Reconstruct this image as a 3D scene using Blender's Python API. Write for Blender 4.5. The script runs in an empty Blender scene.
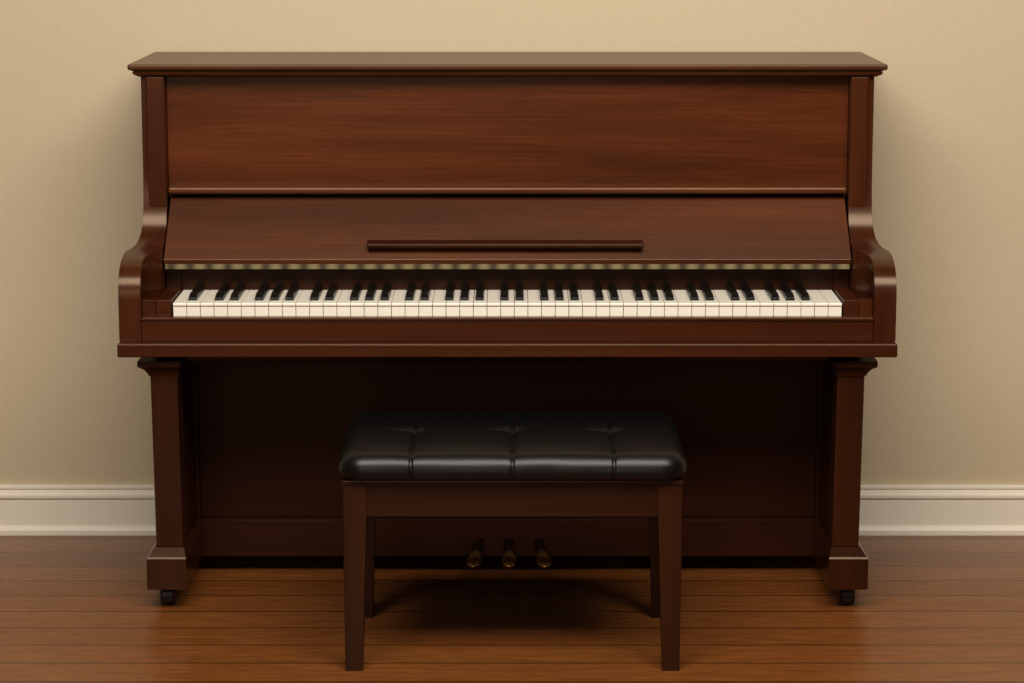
import bpy, bmesh, math, random
from mathutils import Vector, noise
random.seed(4)
scene = bpy.context.scene
COL = scene.collection
scene.view_settings.view_transform = 'Standard'
scene.view_settings.look = 'None'

# ---------------------------------------------------------------- materials
def srgb(r, g, b):
    f = lambda c: (c/255/12.92) if c/255 <= 0.04045 else ((c/255+0.055)/1.055)**2.4
    return (f(r), f(g), f(b), 1)

def new_mat(name):
    m = bpy.data.materials.new(name); m.use_nodes = True
    nt = m.node_tree
    return m, nt, nt.nodes['Principled BSDF']

def N(nt, t, **kw):
    n = nt.nodes.new(t)
    for k, v in kw.items(): setattr(n, k, v)
    return n

def ramp(nt, stops):
    n = N(nt, 'ShaderNodeValToRGB')
    cr = n.color_ramp
    while len(cr.elements) < len(stops): cr.elements.new(0.5)
    for e, (p, c) in zip(cr.elements, stops):
        e.position = p; e.color = c
    return n

def wood_mat(name, dark, mid, light, axis='X', rough=0.24, coat=0.0, spec=0.42, fine=0.42, figure=0.0):
    m, nt, b = new_mat(name)
    L = nt.links.new
    tc = N(nt, 'ShaderNodeTexCoord'); oi = N(nt, 'ShaderNodeObjectInfo')
    sc = N(nt, 'ShaderNodeVectorMath', operation='MULTIPLY_ADD')
    mul = N(nt, 'ShaderNodeMath', operation='MULTIPLY'); mul.inputs[1].default_value = 17.0
    L(oi.outputs['Random'], mul.inputs[0])
    comb = N(nt, 'ShaderNodeCombineXYZ')
    for i in range(3): L(mul.outputs[0], comb.inputs[i])
    sc.inputs[1].default_value = {'X': (1.0, 14, 14), 'Y': (14, 1.0, 14), 'Z': (14, 14, 1.0)}[axis]
    L(tc.outputs['Object'], sc.inputs[0]); L(comb.outputs[0], sc.inputs[2])
    n1 = N(nt, 'ShaderNodeTexNoise'); n1.inputs['Scale'].default_value = 1.0
    n1.inputs['Detail'].default_value = 2; n1.inputs['Distortion'].default_value = 0.2
    n1.inputs['Roughness'].default_value = 0.5
    L(sc.outputs[0], n1.inputs['Vector'])
    # contour rings of the low noise give the cathedral figure
    r1 = N(nt, 'ShaderNodeMath', operation='MULTIPLY'); r1.inputs[1].default_value = 120
    r2 = N(nt, 'ShaderNodeMath', operation='SINE')
    r3 = N(nt, 'ShaderNodeMath', operation='MULTIPLY'); r3.inputs[1].default_value = figure
    L(n1.outputs['Fac'], r1.inputs[0]); L(r1.outputs[0], r2.inputs[0]); L(r2.outputs[0], r3.inputs[0])
    s2 = N(nt, 'ShaderNodeVectorMath', operation='MULTIPLY')
    s2.inputs[1].default_value = {'X': (4, 34, 34), 'Y': (34, 4, 34), 'Z': (34, 34, 4)}[axis]
    L(sc.outputs[0], s2.inputs[0])
    n2 = N(nt, 'ShaderNodeTexNoise'); n2.inputs['Scale'].default_value = 1.0
    n2.inputs['Detail'].default_value = 5
    L(s2.outputs[0], n2.inputs['Vector'])
    mix = N(nt, 'ShaderNodeMix', data_type='FLOAT'); mix.inputs[0].default_value = fine
    L(n1.outputs['Fac'], mix.inputs[2]); L(n2.outputs['Fac'], mix.inputs[3])
    ad = N(nt, 'ShaderNodeMath', operation='ADD')
    L(mix.outputs[0], ad.inputs[0]); L(r3.outputs[0], ad.inputs[1])
    r = ramp(nt, [(0.28, dark), (0.5, mid), (0.74, light)])
    L(ad.outputs[0], r.inputs[0]); L(r.outputs[0], b.inputs['Base Color'])
    b.inputs['Roughness'].default_value = rough
    b.inputs['Specular IOR Level'].default_value = spec
    b.inputs['Specular Tint'].default_value = (1, .80, .58, 1)
    b.inputs['Coat Weight'].default_value = coat
    b.inputs['Coat Roughness'].default_value = 0.3
    bp = N(nt, 'ShaderNodeBump'); bp.inputs['Strength'].default_value = 0.02
    bp.inputs['Distance'].default_value = 0.002
    L(n2.outputs['Fac'], bp.inputs['Height']); L(bp.outputs[0], b.inputs['Normal'])
    return m

def plain_mat(name, col, rough=0.5, metal=0.0, noise=0.06, scale=40, bump=0.0, spec=0.5):
    m, nt, b = new_mat(name); L = nt.links.new
    tc = N(nt, 'ShaderNodeTexCoord')
    n = N(nt, 'ShaderNodeTexNoise'); n.inputs['Scale'].default_value = scale
    n.inputs['Detail'].default_value = 4
    L(tc.outputs['Object'], n.inputs['Vector'])
    d = tuple(c*(1-noise) for c in col[:3])+(1,); l = tuple(min(1, c*(1+noise)) for c in col[:3])+(1,)
    r = ramp(nt, [(0.3, d), (0.7, l)])
    L(n.outputs['Fac'], r.inputs[0]); L(r.outputs[0], b.inputs['Base Color'])
    b.inputs['Roughness'].default_value = rough; b.inputs['Metallic'].default_value = metal
    b.inputs['Specular IOR Level'].default_value = spec
    if bump:
        bp = N(nt, 'ShaderNodeBump'); bp.inputs['Strength'].default_value = bump
        bp.inputs['Distance'].default_value = 0.002
        L(n.outputs['Fac'], bp.inputs['Height']); L(bp.outputs[0], b.inputs['Normal'])
    return m

D, M_, Lt = srgb(43, 18, 7), srgb(61, 27, 12), srgb(79, 38, 18)
WX = wood_mat('mahogany_horizontal', D, M_, Lt, 'X')
WZ = wood_mat('mahogany_vertical', D, M_, Lt, 'Z')
PANEL = wood_mat('mahogany_panel', srgb(48, 20, 7), srgb(77, 35, 14), srgb(101, 50, 22), 'X', rough=0.26, figure=0.018)
FALL = wood_mat('mahogany_fallboard', srgb(44, 18, 7), srgb(68, 30, 12), srgb(89, 43, 19), 'X', rough=0.26, figure=0.018)
LEDGE = wood_mat('mahogany_ledge_lit', srgb(60, 29, 13), srgb(84, 42, 20), srgb(100, 53, 27), 'X', rough=0.25, spec=.5)  # lighter mahogany copy, light falling on the ledge put into its colour
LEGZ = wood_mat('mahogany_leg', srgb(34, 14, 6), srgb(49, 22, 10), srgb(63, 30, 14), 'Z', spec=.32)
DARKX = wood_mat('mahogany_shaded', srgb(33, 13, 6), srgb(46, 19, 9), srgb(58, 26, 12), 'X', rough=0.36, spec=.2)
BENCHX = wood_mat('bench_wood_horizontal', srgb(31, 13, 6), srgb(44, 20, 9), srgb(57, 28, 14), 'X', spec=.32)
BENCHZ = wood_mat('bench_wood_vertical', srgb(31, 13, 6), srgb(44, 20, 9), srgb(57, 28, 14), 'Z', spec=.32)
IVORY = plain_mat('ivory_key', srgb(245, 238, 225), 0.32, noise=0.02)
EBONY = plain_mat('ebony_key', srgb(13, 12, 12), 0.30, spec=.32)
LEATHER = plain_mat('black_leather', srgb(8, 8, 9), 0.36, noise=0.1, scale=220, bump=0.04, spec=.36)
RUBBER = plain_mat('black_castor', srgb(12, 11, 11), 0.4)

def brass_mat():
    m, nt, b = new_mat('brass_shaded_stem'); L = nt.links.new
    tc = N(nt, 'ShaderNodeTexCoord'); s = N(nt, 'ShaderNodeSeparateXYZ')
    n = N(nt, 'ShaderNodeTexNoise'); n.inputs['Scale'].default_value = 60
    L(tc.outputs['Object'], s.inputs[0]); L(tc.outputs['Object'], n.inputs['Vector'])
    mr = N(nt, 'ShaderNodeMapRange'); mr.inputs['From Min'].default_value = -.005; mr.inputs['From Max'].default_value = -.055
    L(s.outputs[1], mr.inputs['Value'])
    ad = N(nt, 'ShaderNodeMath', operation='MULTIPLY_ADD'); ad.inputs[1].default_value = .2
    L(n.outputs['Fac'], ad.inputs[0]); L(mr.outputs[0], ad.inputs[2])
    r = ramp(nt, [(0.1, srgb(58, 34, 18)), (1.0, srgb(228, 172, 98))])  # shaded stem and light-catching toe painted into the brass along Y
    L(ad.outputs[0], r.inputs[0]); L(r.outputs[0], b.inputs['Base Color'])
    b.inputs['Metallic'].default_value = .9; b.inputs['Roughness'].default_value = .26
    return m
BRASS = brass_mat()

def key_reflection_mat():
    m, nt, b = new_mat('painted_key_reflection'); L = nt.links.new
    tc = N(nt, 'ShaderNodeTexCoord'); s = N(nt, 'ShaderNodeSeparateXYZ')
    L(tc.outputs['Object'], s.inputs[0])
    m1 = N(nt, 'ShaderNodeMath', operation='MULTIPLY'); m1.inputs[1].default_value = 2*math.pi/0.0425
    sn = N(nt, 'ShaderNodeMath', operation='SINE')
    mr = N(nt, 'ShaderNodeMapRange'); mr.inputs['From Min'].default_value = -1
    L(s.outputs[0], m1.inputs[0]); L(m1.outputs[0], sn.inputs[0]); L(sn.outputs[0], mr.inputs['Value'])
    r = ramp(nt, [(0.0, srgb(128, 118, 84)), (0.4, srgb(114, 102, 70)), (1.0, srgb(62, 50, 32))])  # dark ticks paint the black keys' reflection into the strip colour
    L(mr.outputs[0], r.inputs[0]); L(r.outputs[0], b.inputs['Base Color'])
    b.inputs['Roughness'].default_value = 0.4
    return m
KEY_REFLECTION = key_reflection_mat()

# ---------------------------------------------------------------- helpers
WP = {}
def finish(name, verts, faces, mat, parent=None, bevel=0.0, seg=2, smooth=True, angle=35, center=None):
    xs = [v[0] for v in verts]; ys = [v[1] for v in verts]; zs = [v[2] for v in verts]
    c = Vector(center) if center else Vector(((min(xs)+max(xs))/2, (min(ys)+max(ys))/2, (min(zs)+max(zs))/2))
    bm = bmesh.new()
    vs = [bm.verts.new(Vector(v)-c) for v in verts]
    for f in faces: bm.faces.new([vs[i] for i in f])
    bmesh.ops.recalc_face_normals(bm, faces=bm.faces)
    if bevel > 0:
        es = [e for e in bm.edges if len(e.link_faces) == 2 and e.calc_face_angle(0) > math.radians(30)]
        bmesh.ops.bevel(bm, geom=es, offset=bevel, segments=seg, profile=0.5, affect='EDGES', clamp_overlap=True)
    me = bpy.data.meshes.new(name); bm.to_mesh(me); bm.free()
    if smooth:
        for p in me.polygons: p.use_smooth = True
        me.set_sharp_from_angle(angle=math.radians(angle))
    me.materials.append(mat)
    ob = bpy.data.objects.new(name, me); COL.objects.link(ob)
    if bevel > 0:
        wn = ob.modifiers.new('flat_faces', 'WEIGHTED_NORMAL'); wn.keep_sharp = True; wn.weight = 100
    place(ob, c, parent)
    return ob

def place(ob, world, parent):
    world = Vector(world)
    WP[ob.name] = world
    if parent:
        ob.parent = parent; ob.location = world - WP[parent.name]
    else:
        ob.location = world

def box(name, x0, x1, y0, y1, z0, z1, mat, parent=None, bevel=0.002, seg=2):
    v = [(x, y, z) for x in (x0, x1) for y in (y0, y1) for z in (z0, z1)]
    f = [(0,1,3,2), (4,6,7,5), (0,4,5,1), (2,3,7,6), (0,2,6,4), (1,5,7,3)]
    return finish(name, v, f, mat, parent, bevel, seg)

def prism_x(name, prof, x0, x1, mat, parent=None, bevel=0.0, seg=2, angle=35):
    n = len(prof)
    v = [(x0, y, z) for y, z in prof] + [(x1, y, z) for y, z in prof]
    f = [tuple(range(n)), tuple(range(n, 2*n))] + [(i, (i+1) % n, n+(i+1) % n, n+i) for i in range(n)]
    return finish(name, v, f, mat, parent, bevel, seg, angle=angle)

def stack(name, levels, mat, parent=None, bevel=0.0, angle=35):
    """levels: (z,x0,x1,y0,y1) rectangular sections lofted upwards"""
    v = []; f = []
    for z, x0, x1, y0, y1 in levels:
        v += [(x0,y0,z), (x1,y0,z), (x1,y1,z), (x0,y1,z)]
    n = len(levels)
    f.append((0,1,2,3)); f.append(tuple(4*(n-1)+i for i in range(4)))
    for k in range(n-1):
        for i in range(4):
            a = 4*k+i; b = 4*k+(i+1) % 4
            f.append((a, b, b+4, a+4))
    return finish(name, v, f, mat, parent, bevel, angle=angle)

def empty(name, loc):
    e = bpy.data.objects.new(name, None); COL.objects.link(e)
    e.empty_display_size = 0.1
    e.location = loc; WP[e.name] = Vector(loc)
    return e

# ---------------------------------------------------------------- room
def wall_material():
    m, nt, b = new_mat('beige_wall_paint'); L = nt.links.new
    tc = N(nt, 'ShaderNodeTexCoord')
    n = N(nt, 'ShaderNodeTexNoise'); n.inputs['Scale'].default_value = 130; n.inputs['Detail'].default_value = 6
    L(tc.outputs['Object'], n.inputs['Vector'])
    r = ramp(nt, [(0.3, srgb(200, 184, 156)), (0.7, srgb(204, 188, 160))])
    L(n.outputs['Fac'], r.inputs[0]); L(r.outputs[0], b.inputs['Base Color'])
    b.inputs['Roughness'].default_value = 0.85; b.inputs['Specular IOR Level'].default_value = 0.2
    bp = N(nt, 'ShaderNodeBump'); bp.inputs['Strength'].default_value = 0.03; bp.inputs['Distance'].default_value = 0.001
    L(n.outputs['Fac'], bp.inputs['Height']); L(bp.outputs[0], b.inputs['Normal'])
    return m
def floor_material():
    m, nt, b = new_mat('hardwood_planks'); L = nt.links.new
    tc = N(nt, 'ShaderNodeTexCoord')
    mp = N(nt, 'ShaderNodeMapping'); mp.inputs['Location'].default_value = (6.0, 0.913-0.65, 0)
    L(tc.outputs['Object'], mp.inputs[0])
    br = N(nt, 'ShaderNodeTexBrick'); br.offset = 0.5; br.offset_frequency = 2
    br.inputs['Scale'].default_value = 1.0
    br.inputs['Brick Width'].default_value = 8.0; br.inputs['Row Height'].default_value = 0.13
    br.inputs['Mortar Size'].default_value = 0.0026; br.inputs['Mortar Smooth'].default_value = 0.1
    br.inputs['Color1'].default_value = (0.1, 0.1, 0.1, 1); br.inputs['Color2'].default_value = (0.9, 0.9, 0.9, 1)
    br.inputs['Mortar'].default_value = (0.5, 0.5, 0.5, 1)
    L(mp.outputs[0], br.inputs['Vector'])
    add = N(nt, 'ShaderNodeVectorMath', operation='MULTIPLY_ADD')
    add.inputs[1].default_value = (5, 9, 3)
    L(br.outputs['Color'], add.inputs[0]); L(tc.outputs['Object'], add.inputs[2])
    sc = N(nt, 'ShaderNodeVectorMath', operation='MULTIPLY'); sc.inputs[1].default_value = (6, 60, 1)
    L(add.outputs[0], sc.inputs[0])
    n = N(nt, 'ShaderNodeTexNoise'); n.inputs['Scale'].default_value = 1.5; n.inputs['Detail'].default_value = 10
    n.inputs['Roughness'].default_value = 0.62; n.inputs['Distortion'].default_value = 0.6
    L(sc.outputs[0], n.inputs['Vector'])
    mix = N(nt, 'ShaderNodeMix', data_type='FLOAT'); mix.inputs[0].default_value = 0.25
    L(n.outputs['Fac'], mix.inputs[2]); L(br.outputs['Color'], mix.inputs[3])
    r = ramp(nt, [(0.22, srgb(82, 44, 18)), (0.5, srgb(114, 65, 29)), (0.78, srgb(142, 87, 43))])
    L(mix.outputs[0], r.inputs[0])
    mm = N(nt, 'ShaderNodeMix', data_type='RGBA'); mm.inputs[7].default_value = srgb(18, 9, 4)
    L(br.outputs['Fac'], mm.inputs[0]); L(r.outputs[0], mm.inputs[6])
    L(mm.outputs[2], b.inputs['Base Color'])
    b.inputs['Roughness'].default_value = 0.26
    b.inputs['Specular IOR Level'].default_value = 0.36
    b.inputs['Specular Tint'].default_value = (1, .85, .65, 1)
    # seam grooves + grain relief
    inv = N(nt, 'ShaderNodeMath', operation='MULTIPLY_ADD'); inv.inputs[1].default_value = -6.0
    L(br.outputs['Fac'], inv.inputs[0]); L(n.outputs['Fac'], inv.inputs[2])
    bp = N(nt, 'ShaderNodeBump'); bp.inputs['Strength'].default_value = 0.07; bp.inputs['Distance'].default_value = 0.002
    L(inv.outputs[0], bp.inputs['Height']); L(bp.outputs[0], b.inputs['Normal'])
    return m

w = box('wall_back', -4, 4, 0.0, 0.1, 0, 2.9, wall_material(), bevel=0)
w['kind'] = 'structure'; w['label'] = 'plain matte beige painted wall behind the piano'
fl = box('floor', -4, 4, -7.5, 0.1, -0.1, 0, floor_material(), bevel=0)
fl['kind'] = 'structure'; fl['label'] = 'reddish brown hardwood plank floor with satin sheen'
BB = plain_mat('cream_baseboard_paint', srgb(244, 236, 220), 0.45, noise=0.01)
prof = [(0, 0), (-0.026, 0), (-0.026, 0.012), (-0.022, 0.019), (-0.016, 0.0225), (-0.016, 0.092),
        (-0.021, 0.094), (-0.021, 0.101), (-0.014, 0.104), (-0.011, 0.114), (-0.015, 0.117), (-0.015, 0.122), (-0.012, 0.124), (0, 0.124)]
bb = prism_x('baseboard_back', prof, -4, 4, BB, angle=25)
bb['kind'] = 'structure'; bb['label'] = 'cream painted moulded baseboard along the wall'

# ---------------------------------------------------------------- piano (built around x = 0, shifted by PX)
PX = -0.010
piano = empty('upright_piano', (PX, -0.38, 0))
piano['label'] = 'dark mahogany upright piano with open keyboard against beige wall'
piano['category'] = 'piano'
def pb(name, x0, x1, *a, **k):
    return box(name, x0+PX, x1+PX, *a, **k)

LIDM = wood_mat('mahogany_lid', srgb(52, 27, 13), srgb(70, 38, 19), srgb(86, 49, 26), 'X', rough=0.32, spec=.45)
pb('lid', -.852, .852, -.490, -.043, 1.190, 1.203, LIDM, piano, bevel=0.004, seg=3)
stack('cornice', [(1.174, -.829+PX, .829+PX, -.472, -.05), (1.177, -.833+PX, .833+PX, -.478, -.05), (1.180, -.840+PX, .840+PX, -.482, -.05),
                  (1.185, -.842+PX, .842+PX, -.484, -.05), (1.1865, -.839+PX, .839+PX, -.481, -.05), (1.1895, -.845+PX, .845+PX, -.484, -.05)], WX, piano)
pb('upper_panel', -.7715, .7715, -.44, -.42, .90, 1.1735, PANEL, piano, bevel=0.001)
pb('case_back', -.7715, .7715, -.07, -.045, .615, 1.173, DARKX, piano, bevel=0.001)
pb('music_ledge', -.768, .768, -.486, -.4405, .9110, .9265, LEDGE, piano, bevel=0.006, seg=4)
for s in (-1, 1):
    a, b_ = sorted((s*.772, s*.8256))
    pb('case_side', a, b_, -.465, -.045, .6145, 1.1735, WZ, piano, bevel=0.001)
    a, b_ = sorted((s*.7735, s*.812))
    stack('pilaster', [(.868, a+PX, b_+PX, -.472, -.466), (.885, a+PX, b_+PX, -.474, -.466), (1.1735, a+PX, b_+PX, -.474, -.466)], WZ, piano, bevel=0.0015)
    a, b_ = sorted((s*.772, s*.8256))
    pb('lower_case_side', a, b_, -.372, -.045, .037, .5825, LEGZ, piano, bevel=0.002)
    a, b_ = sorted((s*.724, s*.7715))
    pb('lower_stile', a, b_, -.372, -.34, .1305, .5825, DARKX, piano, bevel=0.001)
    # arm : lofted S profile
    top = []
    def bez(p0, p1, p2, p3, n, skip=False):
        out = []
        for i in range(1 if skip else 0, n+1):
            t = i/n
            out.append(tuple((1-t)**3*p0[k]+3*(1-t)**2*t*p1[k]+3*(1-t)*t*t*p2[k]+t**3*p3[k] for k in (0, 1)))
        return out
    top += bez((-.4655, .955), (-.4665, .850), (-.495, .799), (-.570, .797), 20)
    top += bez((-.570, .797), (-.640, .795), (-.722, .790), (-.722, .705), 16, True)
    v = []; f = []
    for y, z in top:
        t = min(1, max(0, (-.466-y)/.15)); t = t*t*(3-2*t)
        t2 = min(1, max(0, (-.560-y)/.10)); t2 = t2*t2*(3-2*t2)
        xi = .7725+(.802-.7725)*t2; xo = .8256+(.850-.8256)*t
        v += [(s*xi+PX, y, z), (s*xo+PX, y, z)]
    n = len(v)//2
    for k, (y, z) in enumerate(top):
        v += [(v[2*k][0], y, .6145), (v[2*k+1][0], y, .6145)]
    def B(k): return 2*n+2*k
    for k in range(n-1):
        f.append((2*k, 2*k+1, 2*k+3, 2*k+2))
        f.append((2*k, 2*k+2, B(k)+2, B(k)))
        f.append((2*k+1, B(k)+1, B(k)+3, 2*k+3))
        f.append((B(k), B(k)+2, B(k)+3, B(k)+1))
    f.append((0, B(0), B(0)+1, 1))
    f.append((2*n-2, 2*n-1, B(n-1)+1, B(n-1)))
    ob = finish('arm', v, f, WZ, piano, bevel=0)
    bmn = bmesh.new(); bmn.from_mesh(ob.data)
    bmesh.ops.remove_doubles(bmn, verts=bmn.verts, dist=1e-5)
    bmesh.ops.recalc_face_normals(bmn, faces=bmn.faces)
    bmn.to_mesh(ob.data); bmn.free()
    md = ob.modifiers.new('round', 'BEVEL'); md.width = 0.003; md.segments = 3; md.limit_method = 'ANGLE'; md.angle_limit = math.radians(50)
    md.harden_normals = True
    # key block
    a, b_ = sorted((s*.7375, s*.7715))
    c_, d_ = sorted((s*.772, s*.8015))
    pb('key_block', a, b_, -.700, -.515, .6145, .702, WX, piano, bevel=0.002)
    pb('key_block', c_, d_, -.700, -.662, .6145, .702, WX, piano, bevel=0.001)
    pb('key_cheek', a, b_, -.5145, -.475, .6145, .76, DARKX, piano, bevel=0.001)

pb('key_slip', -.8012, .8012, -.722, -.7025, .6145, .6600, WX, piano, bevel=0.002)
pb('slip_bead', -.8012, .8012, -.726, -.7022, .6602, .6680, WX, piano, bevel=0.003)
pb('key_bed', -.851, .851, -.752, -.045, .5835, .6140, WX, piano, bevel=0.004, seg=3)
prism_x('bed_molding', [(-.738, .583), (-.736, .576), (-.725, .570), (-.40, .570), (-.40, .583)], -.70+PX, .70+PX, DARKX, piano, angle=50)
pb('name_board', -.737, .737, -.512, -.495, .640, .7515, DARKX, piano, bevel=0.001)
pb('reflection_rail', -.768, .768, -.5585, -.5195, .7500, .7618, KEY_REFLECTION, piano, bevel=0.0005)
# fallboard (slanted)
fb = prism_x('fallboard', [(-.452, .905), (-.4655, .901), (-.5600, .772), (-.5600, .7625), (-.548, .7625), (-.441, .895), (-.441, .905)],
             -.764+PX, .764+PX, FALL, piano, bevel=0.0012, angle=40)
for vv in fb.data.vertices:
    wz = vv.co.z + WP[fb.name].z
    vv.co.x *= 1 + 0.0095*(0.905-wz)/0.143
h = prism_x('fallboard_handle', [(-.5450, .7975), (-.558, .796), (-.565, .801), (-.564, .808), (-.551, .813), (-.5335, .813)],
            -.315+PX+.0, .304+PX, DARKX, fb, bevel=0.0025, angle=40)

# keys
kb = pb('keyboard', -.735, .735, -.690, -.514, .6145, .655, DARKX, piano, bevel=0.001)
NW = 49
KW = 1.468/NW
ww = KW/2-.0006
wp = [(-.702, .690), (-.702, .6945), (-.700, .6962), (-.514, .6962), (-.514, .656), (-.699, .656), (-.699, .689)]
wk0 = prism_x('white_key', wp, PX-.734+KW/2-ww, PX-.734+KW/2+ww, IVORY, kb, bevel=0.0007, seg=1)
base = wk0.location.copy()
for i in range(1, NW):
    o = wk0.copy(); COL.objects.link(o); o.location = base+Vector((KW*i, 0, 0))
bk = stack('black_key', [(.6968, -.0094, .0094, -.668, -.5145), (.7020, -.0092, .0092, -.667, -.5145), (.7100, -.0074, .0074, -.656, -.5145),
                         (.7122, -.0054, .0054, -.650, -.5145)], EBONY, kb, bevel=0.0008, angle=30)
groups = [[1], [3, 4], [6, 7, 8], [10, 11], [13, 14, 15], [17, 18], [20, 21, 22], [24, 25], [27, 28, 29], [31, 32],
          [34, 35, 36], [38, 39], [41, 42], [44, 45, 46]]
bz = bk.location.copy()
first = True
for g in groups:
    mid = sum(g)/len(g)
    for k in g:
        o = bk if first else bk.copy()
        if not first: COL.objects.link(o)
        first = False
        o.location = Vector((-.734+KW*(mid+(k-mid)*1.12+.33), bz.y, bz.z))

# lower part
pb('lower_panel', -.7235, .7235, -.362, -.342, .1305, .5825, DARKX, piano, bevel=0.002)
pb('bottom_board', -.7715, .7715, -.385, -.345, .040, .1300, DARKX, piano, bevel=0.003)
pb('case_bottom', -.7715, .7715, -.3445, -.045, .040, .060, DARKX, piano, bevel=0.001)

for s in (-1, 1):
    def lv(z, xi, xo, y0, y1):
        a, b_ = sorted((s*xi, s*xo)); return (z, a+PX, b_+PX, y0, y1)
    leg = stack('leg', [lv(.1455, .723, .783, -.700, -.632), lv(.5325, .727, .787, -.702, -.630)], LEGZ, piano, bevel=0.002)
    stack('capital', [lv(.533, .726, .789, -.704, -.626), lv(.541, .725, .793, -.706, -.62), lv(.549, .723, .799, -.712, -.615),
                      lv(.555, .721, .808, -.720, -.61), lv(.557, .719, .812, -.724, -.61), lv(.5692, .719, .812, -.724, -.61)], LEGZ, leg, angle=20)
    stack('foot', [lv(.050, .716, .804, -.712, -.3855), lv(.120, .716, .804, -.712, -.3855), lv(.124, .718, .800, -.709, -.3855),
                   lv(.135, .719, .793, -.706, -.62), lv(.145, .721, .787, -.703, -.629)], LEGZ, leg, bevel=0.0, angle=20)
    stack('side_brace', [lv(.136, .732, .776, -.629, -.3725), lv(.583, .732, .776, -.629, -.3725)],
          DARKX, leg, bevel=0.001)
    v = []; f = []
    R, hw, n = .0245, .016, 28
    pr = [(-hw, R*.55), (-hw, R*.85), (-hw*.7, R), (hw*.7, R), (hw, R*.85), (hw, R*.55)]
    for i in range(n):
        a = 2*math.pi*i/n
        for x, r in pr: v.append((s*.764+PX+x, -.655+r*math.cos(a), R+r*math.sin(a)))
    m = len(pr)
    for i in range(n):
        j = (i+1) % n
        for k in range(m-1): f.append((i*m+k, i*m+k+1, j*m+k+1, j*m+k))
    f.append(tuple(i*m for i in range(n))); f.append(tuple(i*m+m-1 for i in range(n)))
    c = finish('castor', v, f, RUBBER, leg)
    c['label'] = 'small black castor wheel'
    a = s*.764
    stack('castor_plate', [(.0495-.0025, PX+a-.02, PX+a+.02, -.68, -.63), (.0498, PX+a-.022, PX+a+.022, -.682, -.628)], RUBBER, leg)

# pedals
for i, (px, rot) in enumerate(((-.066, .10), (0.003, 0), (.072, -.10))):
    v = []; f = []
    ns, nc = 26, 14
    for k in range(ns+1):
        s_ = k/ns
        y = -.3855 - .118*s_
        hw = .0115 + .0060*min(1, max(0, (s_-.35)/.35))**1.2
        if s_ > .8: hw *= math.sqrt(max(0.0, 1-((s_-.8)/.2)**2))*.97+.03
        z = .080 - .016*s_ - .018*s_**2
        th = (.006+.006*s_)*(1 if s_ < .8 else math.sqrt(max(0.02, 1-((s_-.8)/.2)**2)))
        xo = -rot*(-.3855-y)*1.2
        for c in range(nc):
            a = 2*math.pi*c/nc
            v.append((px+PX+xo+hw*math.cos(a), y, z+th*math.sin(a)))
    for k in range(ns):
        for c in range(nc):
            f.append((k*nc+c, k*nc+(c+1) % nc, (k+1)*nc+(c+1) % nc, (k+1)*nc+c))
    f.append(tuple(range(nc))); f.append(tuple(ns*nc+c for c in range(nc)))
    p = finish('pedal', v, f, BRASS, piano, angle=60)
    p['label'] = 'brass foot pedal with rounded toe'

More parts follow.
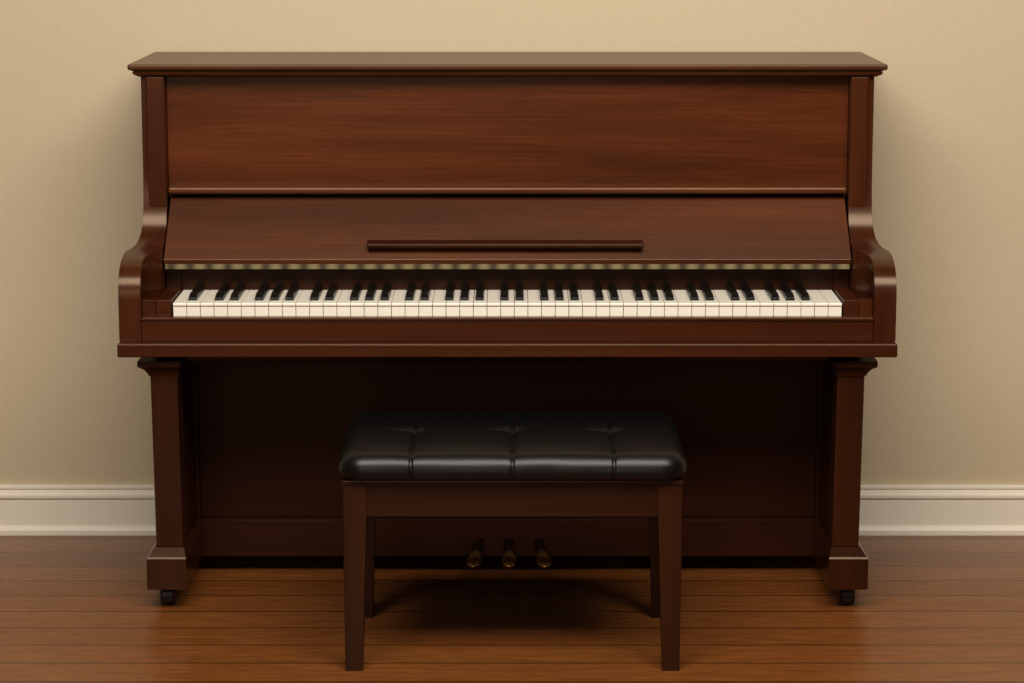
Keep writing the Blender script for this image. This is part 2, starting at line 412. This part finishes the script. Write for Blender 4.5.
# ---------------------------------------------------------------- bench
BX, BY = 0.001, -0.945
bench = empty('piano_bench', (BX, BY, 0))
bench['label'] = 'dark wooden piano bench with tufted black leather seat'
bench['category'] = 'bench'
SX, SY = .3575, .240
def cushion():
    nx, ny, nz = 260, 170, 14
    hx, hy, hz, r = SX, SY, .0265, .027
    bm = bmesh.new()
    cache = {}
    def V(i, j, k):
        key = (i, j, k)
        if key not in cache:
            cache[key] = bm.verts.new((hx*(2*i/nx-1), hy*(2*j/ny-1), hz*(2*k/nz-1)))
        return cache[key]
    for i in range(nx):
        for j in range(ny):
            bm.faces.new([V(i,j,nz), V(i+1,j,nz), V(i+1,j+1,nz), V(i,j+1,nz)])
            bm.faces.new([V(i,j,0), V(i,j+1,0), V(i+1,j+1,0), V(i+1,j,0)])
    for i in range(nx):
        for k in range(nz):
            bm.faces.new([V(i,0,k), V(i+1,0,k), V(i+1,0,k+1), V(i,0,k+1)])
            bm.faces.new([V(i,ny,k), V(i,ny,k+1), V(i+1,ny,k+1), V(i+1,ny,k)])
    for j in range(ny):
        for k in range(nz):
            bm.faces.new([V(0,j,k), V(0,j,k+1), V(0,j+1,k+1), V(0,j+1,k)])
            bm.faces.new([V(nx,j,k), V(nx,j+1,k), V(nx,j+1,k+1), V(nx,j,k+1)])
    seams = [-.2065, 0.0, .2065]
    for v in bm.verts:
        p = v.co.copy()
        rp = .055
        q = Vector((max(-hx+rp, min(hx-rp, p.x)), max(-hy+rp, min(hy-rp, p.y))))
        d = Vector((p.x, p.y)) - q
        if d.length > 1e-9:
            m = max(abs(d.x), abs(d.y)); d2 = d.normalized()*m
            p.x, p.y = q.x+d2.x, q.y+d2.y
            ed = rp - m
        else:
            ed = 1
        ed = min(ed, hx-abs(p.x), hy-abs(p.y)) if ed == 1 else ed
        top = p.z > 0
        rr = .032 if top else .016
        zlim = hz-rr
        if abs(p.z) > zlim or ed < rr:
            cz = max(-hz+.016, min(hz-.032, p.z)) if hz-.032 > -hz+.016 else 0
            inner = Vector((p.x, p.y, cz))
            if ed < rr:
                out = Vector((p.x-q.x, p.y-q.y, 0)) if (Vector((p.x, p.y))-q).length > 1e-9 else Vector((0, 0, 0))
                if out.length > 1e-9:
                    inner = inner - out.normalized()*(rr-ed)
                dd = p-inner
                if dd.length > 1e-9:
                    m = max(rr-ed, abs(dd.z))
                    nn = dd.normalized()
                    p = inner + nn*min(m if not top else m, rr*1.2)
        if top:
            fx = max(0, 1-(p.x/hx)**4); fy = max(0, 1-(p.y/hy)**4)
            puff = .004*fx*fy
            bounds = [-hx-.02]+seams+[hx+.02]
            for a, b_ in zip(bounds, bounds[1:]):
                if a <= p.x < b_:
                    u = (p.x-a)/(b_-a); puff += .005*math.sin(math.pi*u)**.6*fy
            puff += .0010*noise.noise(Vector((p.x*9, p.y*9, 3.1)))
            g = sum(math.exp(-((p.x-s)/.0026)**2) for s in seams)
            t = sum(math.exp(-math.sqrt(((p.x-s)/.016)**2+((p.y-.01)/.013)**2)) for s in seams)
            cr = 0
            for s in seams:
                u = p.x-s
                dy = p.y-.012-.16*u
                cr += math.exp(-((u+.022)/.024)**2)*math.exp(-(dy/.0038)**2)
                dy2 = p.y-.012+.30*u
                cr += .6*math.exp(-((u-.016)/.014)**2)*math.exp(-(dy2/.0038)**2)
            p.z += puff*min(1, (p.z)/hz) - .0036*g*min(1, p.z/hz) - .015*t - .0050*cr
        if p.y < -hy*.7:
            p.y += .0030*sum(math.exp(-((p.x-s)/.0026)**2) for s in seams)
            p.y += .0018*noise.noise(Vector((p.x*14, p.z*20, 7.7)))
        v.co = p
    bmesh.ops.recalc_face_normals(bm, faces=bm.faces)
    me = bpy.data.meshes.new('seat_cushion'); bm.to_mesh(me); bm.free()
    for p in me.polygons: p.use_smooth = True
    me.materials.append(LEATHER)
    ob = bpy.data.objects.new('seat_cushion', me); COL.objects.link(ob)
    place(ob, (BX, BY, .4320), bench)
    ob['label'] = 'tufted black leather cushion'
    return ob
cush = cushion()
for x in (-.2065, 0, .2065):
    bm = bmesh.new(); bmesh.ops.create_uvsphere(bm, u_segments=20, v_segments=10, radius=.006)
    for v in bm.verts: v.co.z *= .4
    me = bpy.data.meshes.new('tuft_button'); bm.to_mesh(me); bm.free()
    for p in me.polygons: p.use_smooth = True
    me.materials.append(LEATHER)
    o = bpy.data.objects.new('tuft_button', me); COL.objects.link(o)
    place(o, (BX+x, BY+.01, .4320+.0265+.004-.0155), cush)
box('seat_board', BX-.3485, BX+.3485, BY-.220, BY+.220, .394, .4050, BENCHX, bench, bevel=0.003)
v = []; f = []
def ring(x, y, z): return [(BX-x, BY-y, z), (BX+x, BY-y, z), (BX+x, BY+y, z), (BX-x, BY+y, z)]
v = ring(.335, .212, .327)+ring(.335, .212, .3938)+ring(.315, .192, .3938)+ring(.315, .192, .327)
for a in range(4):
    for i in range(4):
        j = (i+1) % 4; b_ = (a+1) % 4
        f.append((a*4+i, a*4+j, b_*4+j, b_*4+i))
finish('apron', v, f, BENCHX, bench, bevel=0.0015)
for sx in (-1, 1):
    for sy in (-1, 1):
        def lv(z, xi, xo, yi, yo):
            a, b_ = sorted((sx*xi, sx*xo)); c, d = sorted((sy*yi, sy*yo))
            return (z, BX+a, BX+b_, BY+c, BY+d)
        stack('leg', [lv(0, .309, .345, .179, .214), lv(.33, .2975, .3468, .166, .2165), lv(.3937, .2965, .3470, .165, .2170)],
              BENCHZ, bench, bevel=0.002)

# ---------------------------------------------------------------- lights
def area(name, loc, target, size, energy, col, sy=None):
    ld = bpy.data.lights.new(name, 'AREA'); ld.energy = energy; ld.color = col; ld.size = size
    if sy: ld.shape = 'RECTANGLE'; ld.size_y = sy
    o = bpy.data.objects.new(name, ld); COL.objects.link(o)
    o.location = loc
    o.rotation_euler = (Vector(target)-Vector(loc)).to_track_quat('-Z', 'Y').to_euler()
    return o
area('ceiling_light', (.15, -3.1, 3.2), (.1, -.2, .45), 3.6, 185, (1, .91, .79), sy=1.4)
area('front_fill', (-.8, -7.2, 1.9), (0, 0, .5), 2.6, 28, (1, .91, .79), sy=1.4)  # added soft frontal fill behind the camera, not an actual window
wd = bpy.data.worlds.new('dim_room'); scene.world = wd; wd.use_nodes = True
wd.node_tree.nodes['Background'].inputs[0].default_value = (1, .87, .68, 1)
wd.node_tree.nodes['Background'].inputs[1].default_value = 0.055

# ---------------------------------------------------------------- camera
cam = bpy.data.cameras.new('camera'); co = bpy.data.objects.new('camera', cam); COL.objects.link(co)
cam.sensor_width = 36; cam.lens = 2600*36/1024
co.location = (0, -6.33, 1.603)
co.rotation_euler = (math.radians(80), 0, 0)
scene.camera = co
